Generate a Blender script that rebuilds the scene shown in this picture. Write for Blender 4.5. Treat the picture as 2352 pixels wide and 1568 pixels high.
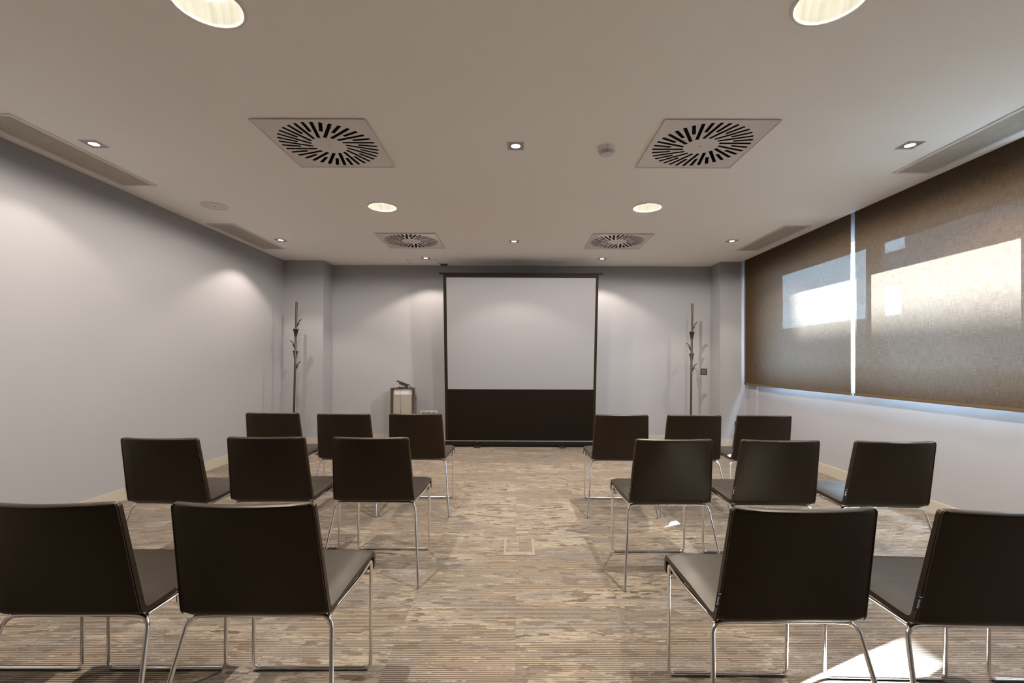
import bpy, bmesh, math, random
from mathutils import Vector, Matrix
from mathutils.geometry import delaunay_2d_cdt
random.seed(7)
PI = math.pi
for o in list(bpy.data.objects):
    bpy.data.objects.remove(o)
SC = bpy.context.scene
COL = SC.collection

# ------------------------------------------------------------------ camera
cd = bpy.data.cameras.new('camera')
cd.sensor_width = 36.0
cd.lens = 36.0 * 1086.4 / 2352
cd.shift_x = -10.3 / 2352
cd.shift_y = 39.3 / 2352
cd.clip_start = 0.05
cam = bpy.data.objects.new('camera', cd)
COL.objects.link(cam)
cam.location = (0, 0, 1.17)
cam.matrix_world = (Matrix.Translation((0, 0, 1.17)) @ Matrix.Rotation(PI/2 + 0.0066, 4, 'X')
                    @ Matrix.Rotation(0.0038, 4, 'Z'))
SC.camera = cam

# ------------------------------------------------------------------ world, sun, window light
w = bpy.data.worlds.new('sky')
SC.world = w
w.use_nodes = True
nt = w.node_tree
nt.nodes.clear()
wo = nt.nodes.new('ShaderNodeOutputWorld')
bgn = nt.nodes.new('ShaderNodeBackground')
bgn.inputs['Color'].default_value = (0.52, 0.74, 1.0, 1)
bgn.inputs['Strength'].default_value = 95.0
nt.links.new(bgn.outputs[0], wo.inputs[0])

sd = bpy.data.lights.new('sun', 'SUN')
sd.energy = 400.0
sd.color = (0.78, 0.89, 1.0)
sd.angle = 0.0093
sun = bpy.data.objects.new('sun', sd)
COL.objects.link(sun)
sun.location = (12, 6, 12)
sun.rotation_euler = Vector((-1, -0.5, -0.92)).to_track_quat('-Z', 'Y').to_euler()

pd = bpy.data.lights.new('window_portal', 'AREA')   # guides daylight sampling through the window opening
pd.shape = 'RECTANGLE'; pd.size = 7.978; pd.size_y = 1.382
pd.cycles.is_portal = True
pt = bpy.data.objects.new('window_portal', pd)
COL.objects.link(pt)
pt.location = (3.58, 2.389, 1.651)
pt.rotation_euler = (PI / 2, 0, PI / 2)

SC.view_settings.view_transform = 'Standard'
SC.view_settings.look = 'None'
SC.view_settings.exposure = 0.0
SC.view_settings.gamma = 1.0
SC.view_settings.use_curve_mapping = False
SC.cycles.use_denoising = True
SC.cycles.max_bounces = 10
SC.cycles.diffuse_bounces = 5
SC.cycles.transparent_max_bounces = 12
SC.cycles.sample_clamp_indirect = 60.0
SC.cycles.caustics_reflective = False
SC.cycles.caustics_refractive = False

CEIL = 2.585
XL, XR = -3.286, 3.26          # left wall, window wall
YB, YP, YN = 6.975, 6.65, -3.4  # back wall, pillar fronts, wall behind the camera
POCKET = 3.162                  # ceiling stops here, the blinds hang in front of the window wall

# ------------------------------------------------------------------ materials
def mat(name, col, rough=0.5, metal=0.0, spec=0.5, **kw):
    m = bpy.data.materials.new(name)
    m.use_nodes = True
    b = m.node_tree.nodes['Principled BSDF']
    b.inputs['Base Color'].default_value = (*col, 1)
    b.inputs['Roughness'].default_value = rough
    b.inputs['Metallic'].default_value = metal
    b.inputs['Specular IOR Level'].default_value = spec
    for k, v in kw.items():
        b.inputs[k].default_value = v
    return m

class N:
    """tiny node helper"""
    def __init__(s, m):
        s.t = m.node_tree
        s.b = s.t.nodes.get('Principled BSDF')
    def new(s, typ, **props):
        n = s.t.nodes.new(typ)
        for k, v in props.items():
            setattr(n, k, v)
        return n
    def link(s, a, b):
        s.t.links.new(a, b)
    def put(s, x, sock):
        if isinstance(x, (int, float)):
            sock.default_value = x
        else:
            s.link(x, sock)
    def math(s, op, a, b=None, c=None, clamp=False):
        n = s.new('ShaderNodeMath', operation=op, use_clamp=clamp)
        s.put(a, n.inputs[0])
        if b is not None: s.put(b, n.inputs[1])
        if c is not None: s.put(c, n.inputs[2])
        return n.outputs[0]
    def xyz(s, kind='Object'):
        tc = s.new('ShaderNodeTexCoord')
        sp = s.new('ShaderNodeSeparateXYZ')
        s.link(tc.outputs[kind], sp.inputs[0])
        return tc.outputs[kind], sp.outputs[0], sp.outputs[1], sp.outputs[2]
    def comb(s, x, y, z):
        n = s.new('ShaderNodeCombineXYZ')
        for v, i in ((x, 0), (y, 1), (z, 2)):
            s.put(v, n.inputs[i])
        return n.outputs[0]
    def noise(s, vec, scale, detail=2.0, rough=0.5):
        n = s.new('ShaderNodeTexNoise')
        s.link(vec, n.inputs['Vector'])
        n.inputs['Scale'].default_value = scale
        n.inputs['Detail'].default_value = detail
        n.inputs['Roughness'].default_value = rough
        return n.outputs['Fac']
    def mixc(s, f, a, b):
        n = s.new('ShaderNodeMix', data_type='RGBA')
        s.put(f, n.inputs[0])
        for v, i in ((a, 6), (b, 7)):
            if isinstance(v, tuple): n.inputs[i].default_value = (*v, 1)
            else: s.link(v, n.inputs[i])
        return n.outputs[2]
    def bump(s, h, strength, dist):
        n = s.new('ShaderNodeBump')
        n.inputs['Strength'].default_value = strength
        n.inputs['Distance'].default_value = dist
        s.link(h, n.inputs['Height'])
        s.link(n.outputs[0], s.b.inputs['Normal'])
    def ramp(s, f, lo, hi):
        n = s.new('ShaderNodeMapRange')
        s.link(f, n.inputs[0])
        n.inputs[1].default_value = lo
        n.inputs[2].default_value = hi
        return n.outputs[0]

def plaster(name, col, amt=0.02):
    m = mat(name, col, 0.85, spec=0.25)
    n = N(m)
    v, x, y, z = n.xyz()
    f = n.noise(v, 1.3, 3)
    c2 = tuple(c * (1 - amt * 3) for c in col)
    n.link(n.mixc(f, col, c2), n.b.inputs['Base Color'])
    n.bump(n.noise(v, 160, 2), 0.12, 0.001)
    return m

M = {}
M['wall'] = plaster('wall_paint', (0.345, 0.337, 0.352))
M['ceiling'] = plaster('ceiling_paint', (0.92, 0.89, 0.85), 0.01)
M['rear'] = mat('dark_rear_wall', (0.10, 0.065, 0.045), 0.5)  # unseen wall behind the camera, made dark so chair backs stay dark
M['base'] = mat('baseboard_paint', (0.44, 0.39, 0.32), 0.45)
M['white'] = mat('white_enamel', (0.74, 0.69, 0.68), 0.4)
M['white_gloss'] = mat('white_gloss', (0.72, 0.66, 0.63), 0.22)
M['grille'] = mat('grille_paint', (0.62, 0.56, 0.50), 0.5)
M['dark'] = mat('dark_void', (0.012, 0.009, 0.006), 0.9)
M['chrome'] = mat('chrome', (0.92, 0.90, 0.89), 0.14, 1.0)
M['steel'] = mat('brushed_metal', (0.40, 0.37, 0.36), 0.38, 1.0)
M['silver'] = mat('silver_plate', (0.55, 0.52, 0.52), 0.35, 0.8)
M['black'] = mat('black_plastic', (0.012, 0.010, 0.009), 0.45)
M['matteblack'] = mat('matte_black', (0.008, 0.005, 0.003), 0.6, spec=0.2)
M['rod'] = mat('dark_brown_lacquer', (0.035, 0.020, 0.013), 0.35)
M['hook'] = mat('hook_plastic', (0.028, 0.014, 0.010), 0.5)
M['greyplastic'] = mat('grey_plastic', (0.085, 0.085, 0.095), 0.4)
M['screenblack'] = mat('screen_black_cloth', (0.0075, 0.0036, 0.0012), 0.75, spec=0.12)
M['screenwhite'] = mat('screen_white_cloth', (0.23, 0.221, 0.236), 0.7)
M['screenframe'] = mat('screen_dark_border', (0.013, 0.007, 0.002), 0.6, spec=0.15)
M['alu'] = mat('satin_aluminium', (0.6, 0.58, 0.57), 0.3, 1.0)
M['frame'] = mat('window_frame_grey', (0.42, 0.40, 0.38), 0.5)
M['thread'] = mat('stitching_thread', (0.055, 0.038, 0.028), 0.8)
M['outwall'] = plaster('outside_render', (0.26, 0.25, 0.26))
M['outdark'] = mat('outside_glass', (0.08, 0.10, 0.12), 0.1)
M['ground'] = plaster('paving', (0.09, 0.085, 0.08))
M['pedglass'] = mat('smoked_panel', (0.060, 0.035, 0.025), 0.2)
M['pedgrey'] = mat('grey_panel', (0.30, 0.27, 0.235), 0.25)

# leather
def leather():
    m = mat('brown_leather', (0.020, 0.0125, 0.0085), 0.42, spec=0.42, IOR=1.46)
    m.node_tree.nodes['Principled BSDF'].inputs['Sheen Weight'].default_value = 0.12
    m.node_tree.nodes['Principled BSDF'].inputs['Specular Tint'].default_value = (1.0, 0.84, 0.66, 1)
    m.node_tree.nodes['Principled BSDF'].inputs['Sheen Roughness'].default_value = 0.35
    m.node_tree.nodes['Principled BSDF'].inputs['Sheen Tint'].default_value = (1.0, 0.82, 0.58, 1)
    n = N(m)
    v, x, y, z = n.xyz()
    vor = n.new('ShaderNodeTexVoronoi')
    vor.inputs['Scale'].default_value = 700
    n.link(v, vor.inputs['Vector'])
    n.bump(vor.outputs['Distance'], 0.16, 0.0006)
    f = n.noise(v, 9, 4)
    r = n.new('ShaderNodeMapRange')
    n.link(f, r.inputs[0]); r.inputs[3].default_value = 0.36; r.inputs[4].default_value = 0.50
    n.link(r.outputs[0], n.b.inputs['Roughness'])
    n.link(n.mixc(f, (0.010, 0.0058, 0.0038), (0.0135, 0.008, 0.0053)), n.b.inputs['Base Color'])
    return m
M['leather'] = leather()

# carpet tiles: 0.5 m squares of broken ribs running along x
def carpet():
    m = mat('carpet_tile', (0.3, 0.22, 0.16), 0.95, spec=0.1)
    n = N(m)
    v, x, y, z = n.xyz()
    tx = n.math('FLOOR', n.math('DIVIDE', x, 0.5))
    ty = n.math('FLOOR', n.math('DIVIDE', n.math('SUBTRACT', y, 0.487), 0.5))
    wn = n.new('ShaderNodeTexWhiteNoise', noise_dimensions='2D')
    n.link(n.comb(tx, ty, 0.0), wn.inputs['Vector'])
    tr = wn.outputs['Value']
    off = n.math('MULTIPLY', tr, 37.0)
    ribp = 0.0057
    row = n.math('FLOOR', n.math('DIVIDE', y, ribp))
    par = n.math('MODULO', n.math('ABSOLUTE', row), 2.0)
    xo = n.math('ADD', x, off)
    # streak noise: every rib its own sequence of dashes
    streak = n.noise(n.comb(n.math('MULTIPLY', xo, 7.0), n.math('MULTIPLY', row, 3.71), off), 1.0, 3.0, 0.7)
    # ribs of a tile region grouped: low frequency fields
    region = n.noise(n.comb(n.math('MULTIPLY', xo, 1.6), n.math('MULTIPLY', n.math('MULTIPLY', row, ribp), 6.5), off), 1.0, 2.5, 0.55)
    blotq = n.noise(n.comb(n.math('MULTIPLY', xo, 9.0), n.math('MULTIPLY', n.math('MULTIPLY', row, ribp), 30.0), n.math('ADD', off, 9.0)), 1.0, 1.5, 0.5)
    stripe = n.ramp(n.math('ADD', region, n.math('MULTIPLY', n.math('SUBTRACT', tr, 0.5), 0.18)), 0.37, 0.56)            # 0: plain area, 1: bold stripes
    # stripe darkness: odd rows dark where the streak field allows it
    d1 = n.ramp(n.math('ADD', streak, n.math('MULTIPLY', n.math('SUBTRACT', par, 0.56), n.math('MULTIPLY', stripe, 0.38))), 0.48, 0.55)
    plain = n.math('MULTIPLY', n.math('SUBTRACT', 1.0, stripe), 0.52)
    d1 = n.math('MULTIPLY', d1, n.math('SUBTRACT', 1.0, plain))
    blot = n.math('MULTIPLY', n.ramp(blotq, 0.588, 0.605), n.math('SUBTRACT', 1.0, n.math('MULTIPLY', stripe, 0.5)))
    dark = n.math('MAXIMUM', d1, n.math('MULTIPLY', blot, 0.85))
    tone = n.noise(n.comb(n.math('MULTIPLY', xo, 2.6), n.math('MULTIPLY', y, 13.0), n.math('ADD', off, 21.0)), 1.0, 2.0)
    fine = n.noise(v, 420, 1.0)
    grain = n.noise(n.comb(n.math('MULTIPLY', x, 90.0), n.math('MULTIPLY', row, 5.3), 3.0), 1.0, 1.0)
    light = n.mixc(n.math('MULTIPLY', n.ramp(tone, 0.42, 0.58), n.ramp(grain, 0.25, 0.6)), (0.39, 0.327, 0.256), (0.275, 0.25, 0.225))
    darkc = n.mixc(n.ramp(tone, 0.40, 0.62), (0.105, 0.068, 0.046), (0.13, 0.10, 0.080))
    c = n.mixc(dark, light, darkc)
    c = n.mixc(n.ramp(fine, 0.25, 0.75), c, n.mixc(0.30, c, (0.09, 0.065, 0.05)))
    # thin seam between tiles
    fx = n.math('ABSOLUTE', n.math('SUBTRACT', n.math('FRACT', n.math('DIVIDE', x, 0.5)), 0.5))
    seam = n.ramp(fx, 0.4965, 0.499)
    c = n.mixc(n.math('MULTIPLY', seam, 0.22), c, (0.10, 0.075, 0.06))
    n.link(c, n.b.inputs['Base Color'])
    rib = n.math('PINGPONG', n.math('DIVIDE', y, ribp), 0.5)
    n.bump(n.math('ADD', rib, n.math('MULTIPLY', fine, 0.8)), 0.35, 0.002)
    return m
M['carpet'] = carpet()

# roller blind cloth: a brown weave, light filters through threads and a few open pores
def blind():
    m = bpy.data.materials.new('brown_screen_weave')
    m.use_nodes = True
    n = N(m)
    t = m.node_tree
    t.nodes.remove(n.b)
    out = t.nodes['Material Output']
    v, x, y, z = n.xyz()
    wy = n.noise(n.comb(n.math('MULTIPLY', y, 260.0), n.math('MULTIPLY', z, 14.0), 0.0), 1.0, 2.0)
    wz = n.noise(n.comb(n.math('MULTIPLY', y, 14.0), n.math('MULTIPLY', z, 260.0), 5.0), 1.0, 2.0)
    weave = n.math('MULTIPLY', n.math('ADD', wy, wz), 0.5)
    f = n.ramp(weave, 0.38, 0.62)
    dif = n.new('ShaderNodeBsdfDiffuse')
    geo = n.new('ShaderNodeNewGeometry')
    nx = n.new('ShaderNodeSeparateXYZ')
    n.link(geo.outputs['True Normal'], nx.inputs[0])
    # the room side is brown, the unseen street side made pale to bounce daylight inward
    bf = n.math('ABSOLUTE', n.math('SUBTRACT', geo.outputs['Backfacing'], SIDE))
    n.link(n.mixc(bf, n.mixc(f, (0.055, 0.033, 0.014), (0.080, 0.050, 0.024)), (0.86, 0.85, 0.84)), dif.inputs[0])
    tl = n.new('ShaderNodeBsdfTranslucent')
    n.link(n.mixc(f, (0.0124, 0.0096, 0.0074), (0.0173, 0.0140, 0.0110)), tl.inputs[0])
    tp = n.new('ShaderNodeBsdfTransparent')
    a1 = n.new('ShaderNodeAddShader')
    n.link(dif.outputs[0], a1.inputs[0]); n.link(tl.outputs[0], a1.inputs[1])
    mx = n.new('ShaderNodeMixShader')
    n.link(n.math('ADD', n.math('MULTIPLY', f, 0.0046), 0.0026), mx.inputs[0])
    n.link(a1.outputs[0], mx.inputs[1]); n.link(tp.outputs[0], mx.inputs[2])
    n.link(mx.outputs[0], out.inputs['Surface'])
    return m
SIDE = 1.0
M['blind'] = blind()

def glass():
    m = bpy.data.materials.new('window_glass')
    m.use_nodes = True
    n = N(m)
    t = m.node_tree
    t.nodes.remove(n.b)
    out = t.nodes['Material Output']
    tp = n.new('ShaderNodeBsdfTransparent'); tp.inputs[0].default_value = (0.95, 0.98, 0.97, 1)
    gl = n.new('ShaderNodeBsdfGlossy'); gl.inputs['Roughness'].default_value = 0.02
    mx = n.new('ShaderNodeMixShader')
    mx.inputs[0].default_value = 0.07
    n.link(tp.outputs[0], mx.inputs[1]); n.link(gl.outputs[0], mx.inputs[2])
    n.link(mx.outputs[0], out.inputs['Surface'])
    return m
M['glass'] = glass()

def emit(name, col, st):
    m = bpy.data.materials.new(name)
    m.use_nodes = True
    b = m.node_tree.nodes['Principled BSDF']
    b.inputs['Base Color'].default_value = (*col, 1)
    b.inputs['Emission Color'].default_value = (*col, 1)
    b.inputs['Emission Strength'].default_value = st
    return m
M['lens'] = emit('halogen_lens', (1.0, 0.93, 0.88), 9.0)

def cup():
    # reflector of the large downlights, its lit look and streaks put into the emission
    m = emit('glowing_reflector', (0.90, 0.86, 0.66), 0.56)
    n = N(m)
    v, x, y, z = n.xyz()
    f = n.noise(n.comb(n.math('MULTIPLY', x, 60.0), n.math('MULTIPLY', y, 7.0), 0.0), 1.0, 3.0)
    c = n.mixc(n.ramp(f, 0.35, 0.65), (0.72, 0.64, 0.47), (1.0, 1.0, 0.86))
    n.link(c, n.b.inputs['Emission Color'])
    n.b.inputs['Base Color'].default_value = (0.5, 0.48, 0.4, 1)
    return m
M['cup'] = cup()
M['tagcloth'] = mat('black_tag_cloth', (0.008, 0.008, 0.012), 0.7)
M['tagtext'] = mat('white_tag_print', (0.75, 0.78, 0.85), 0.6)

# ------------------------------------------------------------------ mesh helpers
def finish(name, bm, m, parent=None, smooth=False, loc=None):
    bmesh.ops.recalc_face_normals(bm, faces=bm.faces)
    me = bpy.data.meshes.new(name)
    bm.to_mesh(me)
    bm.free()
    ms = m if isinstance(m, (list, tuple)) else [m]
    for q in ms:
        me.materials.append(q)
    if smooth:
        for p in me.polygons:
            p.use_smooth = True
        try:
            me.set_sharp_from_angle(angle=math.radians(38))
        except Exception:
            pass
    o = bpy.data.objects.new(name, me)
    COL.objects.link(o)
    if loc is not None:
        o.location = loc
    if parent is not None:
        o.parent = parent
    return o

def thing(name, label, cat, loc=(0, 0, 0), rz=0.0, group=None):
    o = bpy.data.objects.new(name, None)
    o.empty_display_size = 0.1
    COL.objects.link(o)
    o.location = loc
    o.rotation_euler = (0, 0, rz)
    tag(o, label, cat, group)
    return o

def tag(o, label, cat, group=None):
    o['label'] = label
    o['category'] = cat
    if group:
        o['group'] = group
    return o

def struct(o):
    o['kind'] = 'structure'
    return o

def dup(root, loc, rz, label=None):
    r = root.copy(); COL.objects.link(r)
    r.location = loc; r.rotation_euler = (0, 0, rz)
    if label: r['label'] = label
    for ch in list(root.children):
        c = ch.copy(); COL.objects.link(c); c.parent = r
        for g in list(ch.children):
            d = g.copy(); COL.objects.link(d); d.parent = c
    return r

def box(bm, lo, hi, bev=0.0, mi=0):
    lo, hi = Vector(lo), Vector(hi)
    c = (lo + hi) / 2
    s = hi - lo
    r = bmesh.ops.create_cube(bm, size=1.0, matrix=Matrix.Translation(c) @ Matrix.Diagonal((*s, 1)))
    fs = set()
    for v in r['verts']:
        fs.update(v.link_faces)
    for f in fs: f.material_index = mi
    if bev > 0:
        es = set()
        for v in r['verts']: es.update(v.link_edges)
        rb = bmesh.ops.bevel(bm, geom=list(es), offset=bev, segments=2, affect='EDGES', profile=0.7)
        for f in rb['faces']: f.material_index = mi
    return r

def Box(name, lo, hi, m, parent=None, bev=0.0):
    bm = bmesh.new()
    box(bm, lo, hi, bev)
    return finish(name, bm, m, parent, smooth=bev > 0)

def fillet(pts, rads, seg=8):
    """round the corners of a polyline"""
    pts = [Vector(p) for p in pts]
    out = [pts[0]]
    for i in range(1, len(pts) - 1):
        a, b, c = pts[i-1], pts[i], pts[i+1]
        r = rads[i] if isinstance(rads, (list, tuple)) else rads
        u, v = (a - b).normalized(), (c - b).normalized()
        ang = u.angle(v)
        if r <= 0 or ang > PI - 0.02:
            out.append(b); continue
        d = min(r / math.tan(ang / 2), (a-b).length * 0.49, (c-b).length * 0.49)
        rr = d * math.tan(ang / 2)
        cen = b + (u + v).normalized() * (rr / math.sin(ang / 2))
        p0, p1 = b + u * d, b + v * d
        e0, e1 = (p0 - cen), (p1 - cen)
        tot = e0.angle(e1)
        ax = e0.cross(e1).normalized()
        for k in range(seg + 1):
            out.append(cen + Matrix.Rotation(tot * k / seg, 3, ax) @ e0)
    out.append(pts[-1])
    return out

def tube(bm, pts, r, n=12, cap=True):
    pts = [Vector(p) for p in pts]
    rs = r if isinstance(r, (list, tuple)) else [r] * len(pts)
    rings = []
    t0 = (pts[1] - pts[0]).normalized()
    up = Vector((0, 0, 1)) if abs(t0.z) < 0.9 else Vector((1, 0, 0))
    nrm = t0.cross(up).normalized()
    prev = t0
    for i, p in enumerate(pts):
        if i == 0: t = t0
        elif i == len(pts) - 1: t = (pts[i] - pts[i-1]).normalized()
        else: t = ((pts[i+1] - pts[i]).normalized() + (pts[i] - pts[i-1]).normalized()).normalized()
        q = prev.rotation_difference(t)
        nrm = (q @ nrm); nrm = (nrm - t * nrm.dot(t)).normalized()
        prev = t
        bn = t.cross(nrm)
        rings.append([bm.verts.new(p + (nrm * math.cos(2*PI*k/n) + bn * math.sin(2*PI*k/n)) * rs[i]) for k in range(n)])
    for a, b in zip(rings, rings[1:]):
        for k in range(n):
            bm.faces.new((a[k], a[(k+1) % n], b[(k+1) % n], b[k]))
    if cap:
        bm.faces.new(rings[0][::-1]); bm.faces.new(rings[-1])

def lathe(bm, prof, n=32, cen=(0, 0, 0), mi=0):
    """prof: (r, z) pairs, revolved round z"""
    cx, cy, cz = cen
    rings = []
    for r, z in prof:
        if r < 1e-6:
            rings.append([bm.verts.new((cx, cy, cz + z))])
        else:
            rings.append([bm.verts.new((cx + r*math.cos(2*PI*k/n), cy + r*math.sin(2*PI*k/n), cz + z)) for k in range(n)])
    for a, b in zip(rings, rings[1:]):
        for k in range(n):
            k2 = (k+1) % n
            if len(a) == 1 and len(b) == 1: continue
            if len(a) == 1: f = bm.faces.new((a[0], b[k2], b[k]))
            elif len(b) == 1: f = bm.faces.new((a[k], a[k2], b[0]))
            else: f = bm.faces.new((a[k], a[k2], b[k2], b[k]))
            f.material_index = mi

def inside(p, poly):
    x, y = p
    c = False
    j = len(poly) - 1
    for i in range(len(poly)):
        xi, yi = poly[i]; xj, yj = poly[j]
        if (yi > y) != (yj > y) and x < (xj - xi) * (y - yi) / (yj - yi) + xi:
            c = not c
        j = i
    return c

def holed(bm, outer, holes, z0, z1, to3=lambda x, y, z: (x, y, z)):
    """a slab with holes"""
    co, fc = [], []
    for poly in [outer] + holes:
        s = len(co)
        co += [Vector(p) for p in poly]
        fc.append(list(range(s, s + len(poly))))
    edges = [(f[i], f[(i+1) % len(f)]) for f in fc for i in range(len(f))]
    vs, es, faces, _, _, _ = delaunay_2d_cdt(co, edges, [], 0, 1e-6)
    lo = [bm.verts.new(to3(v.x, v.y, z0)) for v in vs]
    hi = [bm.verts.new(to3(v.x, v.y, z1)) for v in vs]
    cnt = {}
    for f in faces:
        c = sum((vs[i] for i in f), Vector((0, 0))) / len(f)
        if not inside(c, outer) or any(inside(c, h) for h in holes): continue
        bm.faces.new([lo[i] for i in f]); bm.faces.new([hi[i] for i in reversed(f)])
        for a, b in zip(f, list(f[1:]) + [f[0]]):
            k = (min(a, b), max(a, b)); cnt.setdefault(k, []).append((a, b))
    for k, l in cnt.items():
        if len(l) == 1:
            a, b = l[0]
            bm.faces.new((lo[a], lo[b], hi[b], hi[a]))

def rect(x0, y0, x1, y1):
    return [(x0, y0), (x1, y0), (x1, y1), (x0, y1)]
def circ(x, y, r, n=40):
    return [(x + r*math.cos(2*PI*k/n), y + r*math.sin(2*PI*k/n)) for k in range(n)]

# ------------------------------------------------------------------ room shell
struct(Box('floor', (XL - 0.2, YN - 0.2, -0.15), (3.59, YB + 0.2, 0.0), M['carpet']))
DIFF = [(-1.229, 3.088, 'near left'), (1.198, 3.078, 'near right'), (-1.238, 5.548, 'far left'), (1.176, 5.540, 'far right')]
DOWN = [(-1.232, 4.325, 'far left'), (1.190, 4.312, 'far right'), (-1.232, 1.868, 'near left'), (1.222, 1.838, 'near right')]
GRIL = [(-3.055, 3.262, 1.11, 'nl'), (-3.063, 5.415, 1.10, 'fl'), (2.928, 2.955, 1.11, 'nr'), (2.893, 5.41, 1.10, 'fr')]
holes = [circ(x, y, 0.127, 40) for x, y, _ in DOWN]
holes += [circ(x, y, 0.325, 40) for x, y, _ in DIFF]
holes += [rect(x - 0.12, y - l/2 + 0.02, x + 0.12, y + l/2 - 0.02) for x, y, l, _ in GRIL]
bm = bmesh.new()
holed(bm, rect(XL - 0.2, YN - 0.2, POCKET, YB + 0.2), holes, CEIL, CEIL + 0.025)
box(bm, (POCKET - 0.02, YN - 0.2, CEIL + 0.0251), (POCKET, YB, 2.76))   # side of the blind pocket
struct(finish('ceiling', bm, M['ceiling']))
struct(Box('roof_slab', (XL - 0.2, YN - 0.2, 2.95), (3.59, YB + 0.2, 3.15), M['ceiling']))
struct(Box('wall_left', (XL - 0.2, YN - 0.2, 0), (XL, YB + 0.2, 2.95), M['wall']))
struct(Box('wall_back', (XL, YB, 0), (3.59, YB + 0.2, 2.95), M['wall']))
struct(Box('wall_rear', (XL, YN - 0.2, 0), (3.59, YN, 2.95), M['rear']))
struct(Box('pillar_left', (XL, YP, 0), (-2.721, YB, CEIL), M['wall']))
bm = bmesh.new()
box(bm, (2.862, YP, 0), (POCKET, YB, CEIL))
box(bm, (POCKET, YP, 0), (XR, YB, 2.80))
struct(finish('pillar_right', bm, M['wall']))
# window wall with its opening, and the shallow pier in its far corner
W0, W1, WZ0, WZ1 = -1.6, 6.378, 0.96, 2.342
bm = bmesh.new()
holed(bm, rect(YN - 0.2, 0, YB, 2.95), [rect(W0, WZ0, W1, WZ1)], XR, 3.59, to3=lambda a, b, c: (c, a, b))
box(bm, (XR - 0.02, 6.38, 0), (XR, YP, 2.80))
struct(finish('wall_right', bm, M['wall']))

def base(name, pts):
    bm = bmesh.new()
    for (x0, y0), (x1, y1) in pts:
        box(bm, (min(x0, x1), min(y0, y1), 0.0), (max(x0, x1), max(y0, y1), 0.10), 0.002)
    return struct(finish(name, bm, M['base']))
base('baseboard_left', [((XL, YN), (XL + 0.013, YP))])
base('baseboard_right', [((XR - 0.013, YN), (XR, 6.38)), ((XR - 0.033, 6.38), (XR - 0.02, YP))])
base('baseboard_back', [((-2.721, YB - 0.013), (2.862, YB)), ((XL, YP - 0.013), (-2.721, YP)), ((-2.721, YP), (-2.708, YB - 0.013)),
                        ((2.862, YP - 0.013), (XR - 0.02, YP)), ((2.849, YP), (2.862, YB - 0.013))])

# window: frame, mullions, panes
FX0, FX1 = 3.315, 3.375
mull = [4.33, 2.89, 1.45, 0.0]
win = bpy.data.objects.new('window_1', None); COL.objects.link(win); struct(win)
win.location = (3.34, 2.2, WZ0)
def W(lo, hi):
    o = Vector(win.location)
    return Vector(lo) - o, Vector(hi) - o
bm = bmesh.new()
ys = [W1] + sum([[m + 0.155, m] for m in mull], []) + [W0]
openings = []
for a, b in zip(ys[0::2], ys[1::2]):
    hi_ = a - (0.348 if a == W1 else 0.0)
    openings.append((b + (0.10 if b == W0 else 0), hi_))
o = win.location
holed(bm, rect(W0 - o.y, 0, W1 - o.y, WZ1 - o.z),
      [rect(a - o.y, 1.128 - o.z, b - o.y, 2.315 - o.z) for a, b in openings], FX0 - o.x, FX1 - o.x, to3=lambda a, b, c: (c, a, b))
fr = finish('window_frame', bm, M['frame'], win)
for a, b in openings:
    lo, hi = W((3.343, a - 0.01, 1.118), (3.349, b + 0.01, 2.325))
    bm = bmesh.new(); box(bm, lo, hi)
    finish('glass_pane', bm, M['glass'], fr)
# slim rails: a bright drip edge on the casing, and a sash bead on each side of the mullions
bm = bmesh.new()
for zz in (2.328, ):
    lo, hi = W((FX0 - 0.012, W0, zz), (FX0, W1, zz + 0.012)); box(bm, lo, hi)
finish('drip_rail', bm, M['alu'], win)
bm = bmesh.new()
lo, hi = W((3.262, W0, WZ0), (FX0 - 0.001, W1, WZ0 + 0.012)); box(bm, lo, hi, 0.002)
finish('window_sill', bm, M['white'], win)

# outside: neighbouring blocks that shade the sun, ground
struct(Box('ground', (3.59, -30, -0.3), (60, 60, -0.05), M['ground']))
def block(name, lo, hi, label, nx, nz):
    bm = bmesh.new()
    lo, hi = Vector(lo), Vector(hi)
    t = thing(name, label, 'building', (lo.x, (lo.y + hi.y)/2, 0))
    c = Vector(t.location)
    box(bm, lo - c, hi - c)
    finish('facade', bm, M['outwall'], t)
    bm = bmesh.new(); box(bm, Vector((lo.x - 0.1, lo.y - 0.1, hi.z)) - c, Vector((hi.x + 0.1, hi.y + 0.1, hi.z + 0.2)) - c); finish('parapet', bm, M['outwall'], t)
    for i in range(nx):
        for k in range(nz):
            y = lo.y + (hi.y - lo.y) * (i + 0.5) / nx; z = 1.6 + k * 3.0
            if z + 1.6 > hi.z: continue
            bm = bmesh.new()
            box(bm, Vector((lo.x - 0.03, y - 0.7, z)) - c, Vector((lo.x + 0.05, y + 0.7, z + 1.5)) - c)
            finish('window', bm, M['outdark'], t)
    return t
block('sun_blocking_building', (23, 16.1, -0.05), (24.6, 28.0, 26.0), 'pale grey building far outside, seen dimly through the right hand roller blind', 0, 0)  # height and thinness shaped to shade the far blind from the sun
block('sun_blocking_building', (23, -16, -0.05), (34, 16.0, 19.5), 'added lower building outside, out of view, cutting off low sunlight', 6, 3)  # unseen block added to give the sunlight its soft lower edge

t = thing('covered_walkway', 'low pale building wing with a raised beam far outside the far window', 'building', (23, 36, 0))
Box('wing', (0, -7.9, -0.05), (4, 22, 4.1), M['outwall'], t)
Box('beam', (0, -7.9, 6.1), (1.2, -6.2, 8.0), M['outwall'], t)
Box('post', (0.3, -7.9, 4.1), (0.9, -7.4, 6.1), M['outwall'], t)

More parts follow.
